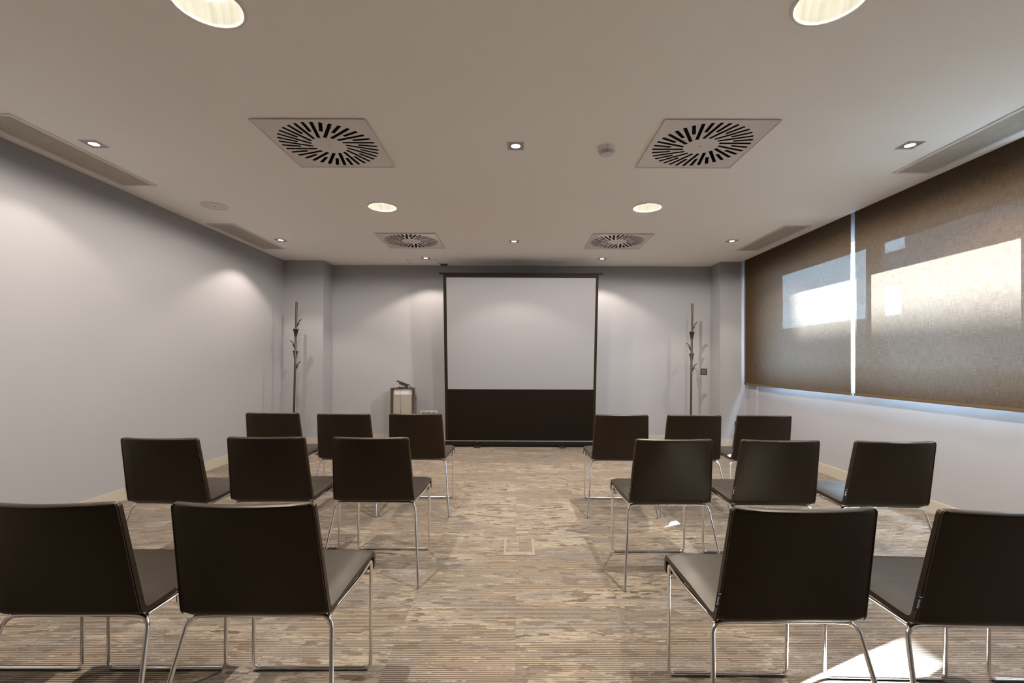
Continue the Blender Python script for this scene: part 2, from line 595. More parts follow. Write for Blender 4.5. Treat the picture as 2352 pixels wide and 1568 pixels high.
# ------------------------------------------------------------------ roller blinds
def roller(y0, y1, label, bottom=0.888):
    t = thing('roller_blind', label, 'blind', (3.174, (y0 + y1) / 2, CEIL), 0, 'roller blinds over the window wall')
    L = (y1 - y0) / 2
    bm = bmesh.new()
    # cloth, two skins would double the light loss: a single sheet with a slight sag
    ny, nz = 40, 24
    zt, zb = 0.09, bottom - CEIL
    g = [[bm.verts.new((0.0015 * math.sin(5 * (j / ny) + i / nz * 3) * (i / nz), -L + 2*L*j/ny, zt + (zb - zt) * i / nz)) for j in range(ny + 1)] for i in range(nz + 1)]
    for i in range(nz):
        for j in range(ny):
            bm.faces.new((g[i][j], g[i][j+1], g[i+1][j+1], g[i+1][j]))
    finish('blind_cloth', bm, M['blind'], t, smooth=True)
    bm = bmesh.new()
    box(bm, (-0.008, -L, zb - 0.024), (0.008, L, zb), 0.003)
    finish('bottom_bar', bm, M['barbrown'], t, smooth=True)
    bm = bmesh.new()
    tube(bm, [(0.020, -L - 0.01, 0.105), (0.020, L + 0.01, 0.105)], 0.022, 16)
    finish('roller_tube', bm, M['alu'], t, smooth=True)
    return t
M['barbrown'] = mat('blind_hem', (0.11, 0.065, 0.028), 0.7)
b1 = roller(4.487, 6.585, 'brown roller blind nearest the screen wall, narrower one with the bead chain')
b2 = roller(2.885, 4.436, 'wide brown roller blind in the right foreground, its sunlit half cream')
bb = roller(0.55, 2.60, 'brown roller blind just beyond the right edge of the frame')
bc = roller(-1.65, 0.49, 'added brown roller blind behind the camera, unseen, holding back daylight')  # added over the open window stretch so daylight does not flood in
# bead chain of the far blind
bm = bmesh.new()
tube(bm, [(-0.012, 0, 0.09), (-0.012, 0, -1.0), (-0.006, 0.0, -1.9)], 0.0022, 6)
tube(bm, [(-0.004, -0.035, 0.09), (-0.004, -0.035, -1.0), (0.012, -0.05, -1.9), (-0.006, 0.0, -1.9)], 0.0022, 6)
ch = finish('bead_chain', bm, M['greyplastic'], b1)
ch.location = (0.01, 1.02, 0.0)

# ------------------------------------------------------------------ ceiling fittings
def diffuser(x, y, where, first=[None]):
    lab = f'square white ceiling air diffuser with radial slots, {where} of the four'
    if first[0]:
        return dup(first[0], (x, y, CEIL), 0, lab)
    t = thing('swirl_diffuser', lab, 'air diffuser', (x, y, CEIL), 0, 'swirl diffusers in the ceiling')
    first[0] = t
    S = 0.34
    slots = []
    n = 36
    for k in range(n):
        a = 2 * PI * k / n
        rin = 0.110 if k % 2 == 0 else 0.192
        rout = 0.308
        off = -0.044           # slots run past the centre, tangentially offset
        hw = 0.0112
        d = Vector((math.cos(a), math.sin(a))); p = Vector((-d.y, d.x))
        c = p * off
        b0 = math.sqrt(rin**2 - off**2); b1_ = math.sqrt(rout**2 - off**2)
        q = [c + d*b0 - p*hw, c + d*b1_ - p*hw, c + d*b1_ + p*hw, c + d*b0 + p*hw]
        slots.append([tuple(v) for v in q])
    bm = bmesh.new()
    holed(bm, rect(-S, -S, S, S), slots, -0.006, -0.0045)
    # folded rim
    for lo, hi in (((-S, -S), (S, -S + 0.003)), ((-S, S - 0.003), (S, S)), ((-S, -S), (-S + 0.003, S)), ((S - 0.003, -S), (S, S))):
        box(bm, (*lo, -0.010), (*hi, -0.0062))
    finish('face_plate', bm, M['white_gloss'], t)
    bm = bmesh.new()
    lathe(bm, [(0.0, 0.10), (0.322, 0.10), (0.322, 0.001), (0.317, 0.001), (0.317, 0.095), (0.0, 0.095)], 40)
    finish('plenum', bm, M['dark'], t, smooth=True)
    bm = bmesh.new()
    for k in range(n):
        a = 2 * PI * k / n
        rin = 0.110 if k % 2 == 0 else 0.192
        d = Vector((math.cos(a), math.sin(a), 0)); p = Vector((-d.y, d.x, 0))
        c = p * -0.044
        b0 = math.sqrt(rin**2 - .044**2) + 0.003; b1_ = math.sqrt(0.308**2 - .044**2) - 0.003
        u = p * 0.0110
        v0, v1 = c + d*b0 - u, c + d*b1_ - u
        w_ = u * -0.2 + Vector((0, 0, 0.022))
        vs = [bm.verts.new(q + Vector((0, 0, 0.003))) for q in (v0, v1, v1 + w_, v0 + w_)]
        bm.faces.new(vs)
    sl = finish('vanes', bm, M['vane'], t)
    bm = bmesh.new()
    lathe(bm, [(0.0, -0.0105), (0.006, -0.010), (0.008, -0.006), (0.0, -0.006)], 16)
    finish('screw', bm, M['silver'], t, smooth=True)
    return t
M['vane'] = mat('vane_dark', (0.012, 0.010, 0.007), 0.7)
for x, y, wh in DIFF:
    diffuser(x, y, wh)

def grille(x, y, l, key):
    labs = dict(nl='long white slotted air grille along the left wall, nearest and largest', fl='long white slotted air grille along the left wall, near the coat stand corner',
                nr='long slotted air grille above the right roller blind, cut by the frame edge', fr='long slotted air grille above the far roller blind')
    t = thing('linear_grille', labs[key], 'air grille', (x, y, CEIL), 0, 'slotted air grilles in the ceiling')
    hw, hl = 0.142, l / 2
    bm = bmesh.new()
    holed(bm, rect(-hw, -hl, hw, hl), [rect(-hw + 0.022, -hl + 0.02, hw - 0.022, hl - 0.02)], -0.007, 0.0)
    finish('grille_frame', bm, M['white'], t)
    bm = bmesh.new()
    ns = 15
    for k in range(ns):
        xx = -hw + 0.022 + (k + 0.5) * (2*hw - 0.044) / ns
        box(bm, (xx - 0.0042, -hl + 0.02, -0.005), (xx + 0.0042, hl - 0.02, 0.010))
    sl = finish('louvre', bm, M['grille'], t)
    bm = bmesh.new()
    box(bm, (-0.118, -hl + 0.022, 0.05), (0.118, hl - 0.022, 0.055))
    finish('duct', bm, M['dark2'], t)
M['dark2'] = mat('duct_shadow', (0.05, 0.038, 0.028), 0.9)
for g_ in GRIL: grille(*g_)

def spotlamp(name, loc, power, size, blend, color, radius=0.02, parent=None, aim=None):
    l = bpy.data.lights.new(name, 'SPOT')
    l.energy = power; l.spot_size = math.radians(size); l.spot_blend = blend
    l.color = color; l.shadow_soft_size = radius
    o = bpy.data.objects.new(name, l); COL.objects.link(o)
    if parent: o.parent = parent
    o.location = loc
    return o

SPOTS = [(-2.770, 3.086, 'beside the long grille on the left, nearest'), (-0.010, 3.092, 'in the middle of the ceiling, nearest'), (2.548, 3.060, 'beside the grille on the right, nearest'),
         (-2.768, 5.533, 'on the left, by the far left grille'), (-0.033, 5.552, 'in the middle, between the far swirl diffusers'), (2.503, 5.495, 'on the right, by the far right grille'),
         (-1.246, 6.460, 'close to the screen wall, above the phone pedestal'), (1.166, 6.472, 'close to the screen wall, right of the screen top')]
def halogen(x, y, where, first=[None]):
    lab = f'small square recessed spotlight, lit, {where}'
    if first[0]:
        t = dup(first[0], (x, y, CEIL), 0, lab)
    else:
        t = thing('recessed_spotlight', lab, 'spotlight', (x, y, CEIL), 0, 'small square spotlights in the ceiling')
        first[0] = t
        bm = bmesh.new()
        holed(bm, rect(-0.055, -0.055, 0.055, 0.055), [rect(-0.046, -0.046, 0.046, 0.046)], -0.004, 0.0)
        fr_ = finish('trim_frame', bm, M['silver'], t)
        bm = bmesh.new()
        holed(bm, rect(-0.046, -0.046, 0.046, 0.046), [circ(0, 0, 0.030, 32)], -0.003, 0.0)
        box(bm, (-0.042, -0.012, -0.0045), (-0.036, 0.012, -0.003)); box(bm, (0.036, -0.012, -0.0045), (0.042, 0.012, -0.003))
        finish('mounting_plate', bm, M['steel'], t)
        bm = bmesh.new()
        lathe(bm, [(0.0, -0.0015), (0.0295, -0.0015), (0.0295, 0.0), (0.0, 0.0)], 32)
        finish('lamp_lens', bm, M['lens'], t, smooth=True)
    spotlamp('spot_lamp', (0, 0, -0.02), SPOT_W, 118, 0.30, (1.0, 0.87, 0.77), 0.022, t)
    return t
SPOT_W = 24.0
for s_ in SPOTS:
    halogen(*s_)
for x, y in ((-2.77, 0.62), (2.55, 0.62)):    # the next row of spotlights, above and behind the camera
    spotlamp('spot_lamp', (x, y, CEIL - 0.02), SPOT_W, 118, 0.30, (1.0, 0.87, 0.77), 0.022)

def downlight(x, y, where, first=[None]):
    lab = f'large round recessed downlight glowing cream, {where} of the four'
    if first[0]:
        t = dup(first[0], (x, y, CEIL), 0, lab)
    else:
        t = thing('round_downlight', lab, 'downlight', (x, y, CEIL), 0, 'large round downlights')
        first[0] = t
        bm = bmesh.new()
        lathe(bm, [(0.122, 0.0), (0.123, -0.006), (0.130, -0.008), (0.138, -0.006), (0.140, 0.0)], 48)
        finish('trim_ring', bm, M['white'], t, smooth=True)
        bm = bmesh.new()
        lathe(bm, [(0.1215, -0.002), (0.115, 0.03), (0.10, 0.07), (0.06, 0.10), (0.0, 0.108)], 48)
        rf = finish('reflector_cup', bm, M['cup'], t, smooth=True)
        bm = bmesh.new()
        for s in (-0.022, 0.022):
            tube(bm, fillet([(s - 0.012, -0.075, 0.055), (s - 0.012, 0.05, 0.055), (s + 0.012, 0.05, 0.055), (s + 0.012, -0.075, 0.055)], 0.008, 4), 0.007, 8)
        finish('lamp_tube', bm, M['lamp'], rf, smooth=True)
    spotlamp('downlight_lamp', (0, 0, -0.012), DOWN_W, 177, 0.12, (1.0, 0.93, 0.82), 0.02, t)
    return t
M['lamp'] = emit('fluorescent_tube', (1.0, 0.98, 0.92), 3.0)
DOWN_W = 93.0
for d_ in DOWN: downlight(*d_)

# smoke detector
t = thing('smoke_detector', 'round white smoke detector on the ceiling near the right diffuser', 'smoke detector', (0.590, 3.115, CEIL))
bm = bmesh.new(); lathe(bm, [(0.0, 0.0), (0.060, 0.0), (0.058, -0.024), (0.054, -0.028), (0.0, -0.028)], 40); finish('base', bm, M['white'], t, smooth=True)
bm = bmesh.new(); lathe(bm, [(0.0, -0.026), (0.044, -0.026), (0.036, -0.046), (0.0, -0.046)], 40); finish('vent_core', bm, M['dark'], t, smooth=True)
bm = bmesh.new()
for i, (r, z) in enumerate(((0.0535, -0.032), (0.049, -0.038), (0.044, -0.044))):
    lathe(bm, [(r - 0.008, z + 0.0015), (r, z + 0.0015), (r - 0.001, z - 0.0012), (r - 0.008, z - 0.0012), (r - 0.008, z + 0.0015)], 40)
for k in range(8):
    a = 2*PI*k/8 + 0.2
    tube(bm, [(0.053*math.cos(a), 0.053*math.sin(a), -0.028), (0.038*math.cos(a), 0.038*math.sin(a), -0.049)], 0.0018, 6)
lathe(bm, [(0.0, -0.052), (0.034, -0.051), (0.038, -0.047), (0.036, -0.045), (0.0, -0.045)], 40)
finish('cage', bm, M['white'], t, smooth=True)

# flat round cover on the left
t = thing('ceiling_cover', 'flat round white cover with a small hole in the left ceiling', 'cover', (-2.765, 4.312, CEIL))
bm = bmesh.new(); lathe(bm, [(0.0, -0.006), (0.095, -0.006), (0.097, -0.009), (0.108, -0.007), (0.112, 0.0), (0.0, 0.0)], 48); finish('disc', bm, M['white'], t, smooth=True)
bm = bmesh.new(); lathe(bm, [(0.0, -0.0075), (0.008, -0.007), (0.009, -0.0055), (0.0, -0.0055)], 16); finish('centre_hole', bm, M['black'], t, smooth=True)  # black disc stands in for the shade inside the small hole

# hatch outlines and the small black fitting above the screen
def outline(name, x0, y0, x1, y1, label, cat):
    t = thing(name, label, cat, ((x0+x1)/2, (y0+y1)/2, CEIL))
    a, b = (x1-x0)/2, (y1-y0)/2
    bm = bmesh.new(); holed(bm, rect(-a, -b, a, b), [rect(-a+0.004, -b+0.004, a-0.004, b-0.004)], -0.0006, 0.0); finish('gap', bm, M['dark2'], t)
    bm = bmesh.new(); box(bm, (-a+0.006, -b+0.006, -0.002), (a-0.006, b-0.006, -0.0002), 0.0008); finish('hatch_leaf', bm, M['ceiling'], t)
outline('access_hatch', -1.535, 6.545, -1.12, 6.90, 'thin outline of a square ceiling hatch by the far left spotlight', 'hatch')
outline('slot_cover', -0.765, 6.72, 0.680, 6.86, 'long narrow flush ceiling cover right above the screen', 'cover')
t = thing('ceiling_fitting', 'small black box fixed to the ceiling, left above the screen', 'fitting', (-1.058, 6.87, CEIL))
bm = bmesh.new(); box(bm, (-0.048, -0.03, -0.022), (0.048, 0.03, 0.0), 0.004); finish('housing', bm, M['black'], t, smooth=True)
bm = bmesh.new(); box(bm, (-0.03, -0.032, -0.016), (0.03, -0.028, -0.006), 0.001); finish('slot', bm, M['greyplastic'], t)

# ------------------------------------------------------------------ projection screen
t = thing('projection_screen', 'free-standing pull-up projection screen with white cloth and dark border', 'projection screen', (0.055, 6.56, 0))
ZT, ZBOT = 2.352, 0.09
def sx(z):      # half width of the cloth: a little wider at the top, and leaning forward
    return 1.024 + 0.030 * (z - ZBOT) / (ZT - ZBOT)
def sy(z):
    return -0.06 - 0.10 * (z - ZBOT) / (ZT - ZBOT)
def sheet(bm, z0, z1, l, r, y_off, th=0.0012, n=10):
    """l / r: inset from the edges"""
    rows = []
    for k in range(n + 1):
        z = z0 + (z1 - z0) * k / n
        y = sy(z) + y_off
        x0, x1 = -sx(z) + l, sx(z) - r
        rows.append([bm.verts.new((x0, y, z)), bm.verts.new((x1, y, z)), bm.verts.new((x1, y + th, z)), bm.verts.new((x0, y + th, z))])
    for a, b in zip(rows, rows[1:]):
        for k in range(4):
            bm.faces.new((a[k], a[(k+1) % 4], b[(k+1) % 4], b[k]))
    bm.faces.new(rows[0][::-1]); bm.faces.new(rows[-1])
bm = bmesh.new(); sheet(bm, ZBOT, ZT, 0, 0, 0.0); cl = finish('black_cloth', bm, M['screenblack'], t)
bm = bmesh.new()
sheet(bm, 0.793, 2.309, 0.042, 0.036, -0.0012)
finish('white_cloth', bm, M['screenwhite'], t)
for s in (-1, 1):
    bm = bmesh.new()
    rows = []
    for k in range(11):
        z = ZBOT + (ZT - ZBOT) * k / 10
        xo = s * sx(z); xi = s * (sx(z) - 0.034)
        y = sy(z) - 0.003
        rows.append([bm.verts.new((xi, y, z)), bm.verts.new((xo, y, z)), bm.verts.new((xo, y + 0.002, z)), bm.verts.new((xi, y + 0.002, z))])
    for a, b in zip(rows, rows[1:]):
        for k in range(4): bm.faces.new((a[k], a[(k+1) % 4], b[(k+1) % 4], b[k]))
    bm.faces.new(rows[0][::-1]); bm.faces.new(rows[-1])
    finish('side_border', bm, M['screenframe'], t)
yt = sy(ZT)
bm = bmesh.new()
box(bm, (-1.054, yt - 0.004, ZT - 0.035), (1.054, yt + 0.001, ZT), 0.0); finish('top_border', bm, M['screenframe'], t)
bm = bmesh.new()
box(bm, (-1.108, yt - 0.015, ZT), (1.108, yt + 0.018, ZT + 0.012), 0.003)
box(bm, (-1.108, yt - 0.010, ZT + 0.0122), (1.108, yt + 0.012, ZT + 0.020), 0.002)
tb = finish('top_bar', bm, M['matteblack'], t, smooth=True)
bm = bmesh.new(); box(bm, (-0.025, yt - 0.012, ZT + 0.0202), (0.020, yt + 0.012, ZT + 0.034), 0.003); finish('catch', bm, M['black'], tb, smooth=True)
for xx in (-0.51, 0.55):
    bm = bmesh.new(); box(bm, (xx - 0.02, yt - 0.008, ZT + 0.0202), (xx + 0.02, yt + 0.008, ZT + 0.026), 0.002); finish('clip', bm, M['black'], tb, smooth=True)
bm = bmesh.new()
box(bm, (-1.03, -0.075, 0.018), (1.03, 0.055, 0.078), 0.006); finish('base_box', bm, M['matteblack'], t, smooth=True)
bm = bmesh.new()
box(bm, (-1.03, -0.079, 0.079), (1.03, -0.058, 0.090), 0.002); finish('chrome_strip', bm, M['alu'], t)
bm = bmesh.new()
box(bm, (1.00 - 0.012, -0.081, 0.062), (1.00 + 0.022, -0.0752, 0.078)); finish('label_plate', bm, M['sagelabel'], t) if 'sagelabel' in M else finish('label_plate', bm, M['greyplastic'], t)
for xx in (-0.585, 0.575):
    bm = bmesh.new()
    box(bm, (xx - 0.045, -0.155, 0.0), (xx + 0.045, 0.155, 0.0175), 0.004); ft = finish('foot', bm, M['rod'], t, smooth=True)
    bm = bmesh.new()
    tube(bm, [(xx, -0.078, 0.077), (xx, -0.084, 0.072)], 0.008, 12); finish('hinge_pin', bm, M['chrome'], t, smooth=True)
# folding mast behind the cloth
bm = bmesh.new()
for s in (-1, 1):
    tube(bm, [(s * 0.9, 0.02, 0.07), (-s * 0.02, 0.03, 1.2)], 0.010, 8); tube(bm, [(-s * 0.02, 0.03, 1.2), (s * 0.9, yt + 0.03, ZT)], 0.010, 8)
finish('support_arms', bm, M['black'], t, smooth=True)

# ------------------------------------------------------------------ coat stands
def hook_meshes(t, ang, z):
    """leaf-shaped double hook that grips the rod: curved upper tongue and a small spur"""
    R = Matrix.Rotation(ang, 4, 'Z')
    bm = bmesh.new()
    prof = [(0.006, -0.053, 0.026), (0.015, -0.048, 0.034), (0.018, -0.030, 0.039), (0.022, -0.010, 0.046), (0.030, 0.010, 0.054), (0.043, 0.027, 0.061), (0.058, 0.038, 0.064), (0.066, 0.043, 0.060)]
    th = 0.0055
    rows = []
    for i, (u, h, wd) in enumerate(prof):
        a = prof[max(i-1, 0)]; b = prof[min(i+1, len(prof)-1)]
        d = Vector((b[0]-a[0], 0, b[1]-a[1])).normalized(); nn = Vector((-d.z, 0, d.x)) * th
        c = Vector((u, 0, z + h))
        row = []
        for s, q in ((-1, -1), (-0.5, -1.25), (0.5, -1.25), (1, -1), (1, 1), (0.5, 0.8), (-0.5, 0.8), (-1, 1)):
            row.append(bm.verts.new(R @ (c + Vector((0, s * wd / 2, 0)) + nn * q * (0.6 if abs(s) == 1 else 1))))
        rows.append(row)
    for a, b in zip(rows, rows[1:]):
        for k in range(8): bm.faces.new((a[k], a[(k+1) % 8], b[(k+1) % 8], b[k]))
    bm.faces.new(rows[0][::-1]); bm.faces.new(rows[-1])
    hk = finish('hook', bm, M['hook'], t, smooth=True)
    bm = bmesh.new()
    pts = [R @ Vector(p) for p in ((0.014, 0, z - 0.040), (0.026, 0, z - 0.030), (0.036, 0, z - 0.014), (0.041, 0, z - 0.006))]
    tube(bm, pts, [0.006, 0.0055, 0.004, 0.0025], 10)
    finish('spur', bm, M['hook'], hk, smooth=True)

def coat_stand(base_, lean, top, hooks, label):
    t = thing('coat_stand', label, 'coat stand', base_, 0, 'slim dark coat stands')
    t.rotation_euler = (0, lean, 0)
    bm = bmesh.new()
    tube(bm, [(0, 0, 0.012), (0, 0, top - 0.004), (0, 0, top)], [0.0135, 0.0135, 0.012], 16); finish('pole', bm, M['rod'], t, smooth=True)
    bm = bmesh.new()
    lathe(bm, [(0.0, 0.0), (0.165, 0.0), (0.166, 0.006), (0.158, 0.010), (0.03, 0.013), (0.0, 0.013)], 40)
    pl = finish('base_plate', bm, M['rod'], t, smooth=True)
    pl.rotation_euler = (0, -lean, 0)
    for a, z in hooks:
        hook_meshes(t, a, z)
    return t
HK = [(0.0, 1.655), (-PI/2, 1.525), (PI, 1.375), (PI/2, 1.235), (0.0, 1.10)]
coat_stand((-2.920, 6.2, 0), 0.0165, 1.945, [(a + 0.42, z + 0.02) for a, z in HK], 'slim dark coat stand with five hooks in the left corner')
coat_stand((2.335, 6.35, 0), 0.0125, 1.960, [(a - 0.35, z + 0.01) for a, z in HK], 'slim dark coat stand with five hooks beside the black light switch')

# ------------------------------------------------------------------ pedestal and telephone
t = thing('phone_pedestal', 'open grey pedestal with dark left side panel beside the screen', 'pedestal', (-1.612, 6.74, 0))
PH = 0.785
Box('side_panel', (-0.165, -0.06, 0), (-0.127, 0.09, PH), M['pedglass'], t, 0.001)
Box('side_panel', (0.140, -0.06, 0), (0.152, 0.09, PH), M['pedglass'], t, 0.001)
Box('back_panel', (-0.1268, -0.01, 0), (0.1398, 0.01, PH), M['white'], t)
Box('front_panel', (-0.1268, -0.045, 0), (0.1398, -0.030, PH - 0.085), M['pedgrey'], t)
Box('top_panel', (-0.166, -0.061, PH + 0.0002), (0.153, 0.091, PH + 0.007), M['pedglass'], t, 0.001)
t = thing('desk_telephone', 'dark desk telephone tilted on the pedestal, handset cord looping down', 'telephone', (-1.612, 6.73, PH + 0.0072))
bm = bmesh.new(); box(bm, (-0.08, -0.035, 0.0), (0.055, 0.10, 0.010), 0.003); box(bm, (0.03, -0.02, 0.008), (0.05, 0.08, 0.035), 0.003)
finish('stand', bm, M['hook'], t, smooth=True)
bm = bmesh.new()
R = Matrix.Translation((0.0, 0.02, 0.052)) @ Matrix.Rotation(math.radians(18), 4, 'Y')
box(bm, (-0.055, -0.05, -0.016), (0.05, 0.07, 0.010), 0.006); bmesh.ops.transform(bm, matrix=R, verts=bm.verts)
ph = finish('phone_body', bm, M['hook'], t, smooth=True)
bm = bmesh.new()
pts = [(-0.098, 0, 0.016), (-0.075, 0, 0.020), (-0.03, 0, 0.019), (0.03, 0, 0.018), (0.075, 0, 0.014), (0.10, 0, 0.016)]
tube(bm, [R @ Vector((x, -0.03, z)) for x, _, z in pts], [0.011, 0.012, 0.009, 0.009, 0.012, 0.010], 12); finish('handset', bm, M['hook'], t, smooth=True)
bm = bmesh.new()
pp = [(0.098, -0.01, 0.022), (0.13, -0.03, 0.014), (0.165, -0.05, -0.005), (0.168, -0.055, -0.03), (0.162, -0.055, -0.10), (0.163, -0.055, -0.155), (0.175, -0.055, -0.178), (0.192, -0.055, -0.165), (0.193, -0.055, -0.14), (0.175, -0.055, -0.08), (0.158, -0.06, -0.02), (0.13, -0.045, 0.006), (0.06, -0.03, 0.012)]
def spline(P, n=8):
    P = [Vector(p) for p in P]; out = []
    for i in range(len(P) - 1):
        a, b, c, d = P[max(i-1, 0)], P[i], P[i+1], P[min(i+2, len(P)-1)]
        for k in range(n):
            s = k / n
            out.append(0.5 * ((2*b) + (-a + c)*s + (2*a - 5*b + 4*c - d)*s*s + (-a + 3*b - 3*c + d)*s**3))
    return out + [P[-1]]
tube(bm, spline(pp), 0.0038, 8); finish('coiled_cord', bm, M['hook'], t, smooth=True)
bm = bmesh.new()
tube(bm, spline([(-0.045, -0.03, 0.03), (-0.035, -0.06, 0.006), (-0.026, -0.066, -0.01), (-0.024, -0.066, -0.2), (-0.016, -0.066, -0.32), (-0.022, -0.066, -0.5), (-0.02, -0.066, -0.7)]), 0.0018, 6); finish('line_cord', bm, M['black'], t, smooth=True)

# ------------------------------------------------------------------ wall fittings
def wall_plate(name, x, y, z, wd, h, label, cat, m1, m2, n=1):
    t = thing(name, label, cat, (x, y, z))
    bm = bmesh.new(); box(bm, (-wd/2, -0.008, -h/2), (wd/2, 0, h/2), 0.002); finish('cover_plate', bm, m1, t, smooth=True)
    iw = (wd - 0.02) / n
    for k in range(n):
        x0 = -wd/2 + 0.01 + k * iw
        bm = bmesh.new(); box(bm, (x0 + 0.003, -0.0105, -h/2 + 0.012), (x0 + iw - 0.003, -0.0082, h/2 - 0.012), 0.001)
        finish('rocker' if n == 1 else 'socket', bm, m2, t, smooth=True)
wall_plate('light_switch', 2.760, YB, 1.034, 0.090, 0.092, 'black square light switch on the screen wall right of the coat stand', 'light switch', M['hook'], M['greyplastic'])
wall_plate('wall_socket', 3.110, YP, 0.302, 0.082, 0.084, 'dark socket low on the right pillar, partly behind a chair', 'socket', M['black'], M['greyplastic'])
wall_plate('socket_box', -1.286, YB, 0.395, 0.243, 0.10, 'wide white socket box low on the wall between pedestal and screen', 'socket', M['white'], M['steel'], 3)
wall_plate('blank_plate', -2.506, YB, 0.390, 0.225, 0.10, 'flush white blank plate low on the wall by the left pillar', 'plate', M['wall'], M['wall'], 1)

# floor box
M['boxbeige'] = mat('box_beige', (0.27, 0.235, 0.18), 0.5)
t = thing('floor_box', 'beige framed floor socket box set into the aisle carpet', 'floor box', (0.021, 2.998, 0))
bm = bmesh.new(); holed(bm, rect(-0.096, -0.135, 0.096, 0.135), [rect(-0.080, -0.085, 0.080, 0.125)], 0.0, 0.003); finish('rim', bm, M['boxbeige'], t)
bm = bmesh.new(); box(bm, (-0.0795, -0.0845, 0.0), (0.0795, 0.1245, 0.002)); lid = finish('lid', bm, M['carpet'], t)
bm = bmesh.new(); box(bm, (-0.048, -0.122, 0.0031), (0.048, -0.094, 0.0052), 0.001); finish('cable_flap', bm, M['boxbeige'], t)

# ------------------------------------------------------------------ chairs
# side profile of the upholstered shell, centre line (y, z)
P_ = [(0.268, 0.372), (0.268, 0.4385), (0.06, 0.4355), (-0.10, 0.4275), (-0.1465, 0.4275), (-0.2165, 0.772)]
prof3 = fillet([(0, y, z) for y, z in P_], [0, 0.022, 0.3, 0.1, 0.030, 0], 8)
def densify(pts, step):
    out = [pts[0]]
    for a, b in zip(pts, pts[1:]):
        n = max(1, int(math.ceil((b - a).length / step)))
        for k in range(1, n + 1): out.append(a.lerp(b, k / n))
    return out
path = densify(prof3, 0.03)
def round_ends(pts):
    for s in (0.002, 0.005, 0.009, 0.014):        # extra rows close to both ends for rounded corners
        d0 = (pts[1] - pts[0]).normalized(); d1 = (pts[-2] - pts[-1]).normalized()
    a = [pts[0] + d0 * s for s in (0.002, 0.005, 0.009, 0.014)]
    b = [pts[-1] + d1 * s for s in (0.014, 0.009, 0.005, 0.002)]
    return [pts[0]] + a + pts[1:-1] + b + [pts[-1]]
path = round_ends(path)
def end_cut(p):
    d = min((p - path[0]).length, (p - path[-1]).length)
    r = 0.014
    return r - math.sqrt(max(r*r - (r - d)**2, 0.0)) if d < r else 0.0
# where seat turns into backrest: lowest rear point of the bend
cut = max(i for i, p in enumerate(path) if p.z < 0.4345 and p.y < -0.12)
TH = 0.0145
NX = 14
def halfw(p):
    if p.z > 0.45:
        return 0.217 - (p.z - 0.45) / 0.322 * 0.016
    u = min(max((p.y + 0.15) / 0.40, 0), 1)
    return 0.217 + 0.012 * u
def sag(p):
    k = min(max((p.z - 0.45) / 0.32, 0), 1)
    return -0.032 * k ** 1.1
def shell(i0, i1, cap0, cap1, name, parent):
    bm = bmesh.new()
    rows = []
    for i in range(i0, i1 + 1):
        p = path[i]
        t = (path[min(i+1, len(path)-1)] - path[max(i-1, 0)]).normalized()
        nn = Vector((0, -t.z, t.y))          # towards the underside / rear
        if nn.dot(Vector((0, -0.5, -1))) < 0: nn = -nn
        # end rounding
        th = TH
        if p.z > 0.45: th = TH * (1.0 - 0.22 * (p.z - 0.45) / 0.32)
        ec = end_cut(p)
        th *= 1.0 - 0.45 * (ec / 0.014) ** 1.5
        hw = halfw(p) - ec
        row = []
        sec = []
        for k in range(NX + 1):              # rear side left to right
            sec.append((-1 + 2*k/NX, 1))
        sec2 = [(1 - 2*k/NX, -1) for k in range(NX + 1)]
        for s, q in sec + sec2:
            x = s * hw
            edge = abs(s) == 1
            puff = 1.0 + 0.10 * (1 - s*s)
            yy = sag(p) * (1 - s*s)
            off = th * q * (0.60 if edge else puff)
            v = p + nn * off + Vector((0, yy, 0))
            v.x = x + (0 if not edge else 0)
            row.append(bm.verts.new(v))
        # side mid points
        rows.append(row)
    n = len(rows[0])
    for a, b in zip(rows, rows[1:]):
        for k in range(n):
            bm.faces.new((a[k], a[(k+1) % n], b[(k+1) % n], b[k]))
    def cap(row):
        for k in range(NX):
            bm.faces.new((row[k], row[k+1], row[n-2-k], row[n-1-k]))
    if cap0: cap(rows[0])
    if cap1: cap(rows[-1])
    o = finish(name, bm, M['leather'], parent, smooth=True)
    return o

def seam_path(i0, i1, side, q):
    out = []
    for i in range(i0, i1 + 1):
        p = path[i]
        t = (path[min(i+1, len(path)-1)] - path[max(i-1, 0)]).normalized()
        nn = Vector((0, -t.z, t.y))
        if nn.dot(Vector((0, -0.5, -1))) < 0: nn = -nn
        v = p + nn * TH * q * (0.80 - 0.17 * max(0.0, (p.z - 0.45) / 0.32))
        v.x = side * (halfw(p) - 0.0035 - end_cut(p) * 0.8)
        out.append(v)
    return out

def text_mesh(txt, size, name, m, parent):
    cu = bpy.data.curves.new(name, 'FONT')
    cu.body = txt; cu.size = size; cu.align_x = 'CENTER'; cu.align_y = 'CENTER'; cu.extrude = 0.0002
    cu.resolution_u = 2
    o = bpy.data.objects.new(name, cu); COL.objects.link(o)
    dg = bpy.context.evaluated_depsgraph_get()
    me = bpy.data.meshes.new_from_object(o.evaluated_get(dg))
    bpy.data.objects.remove(o)
    me.materials.clear(); me.materials.append(m)
    r = bpy.data.objects.new(name, me); COL.objects.link(r)
    r.parent = parent
    return r

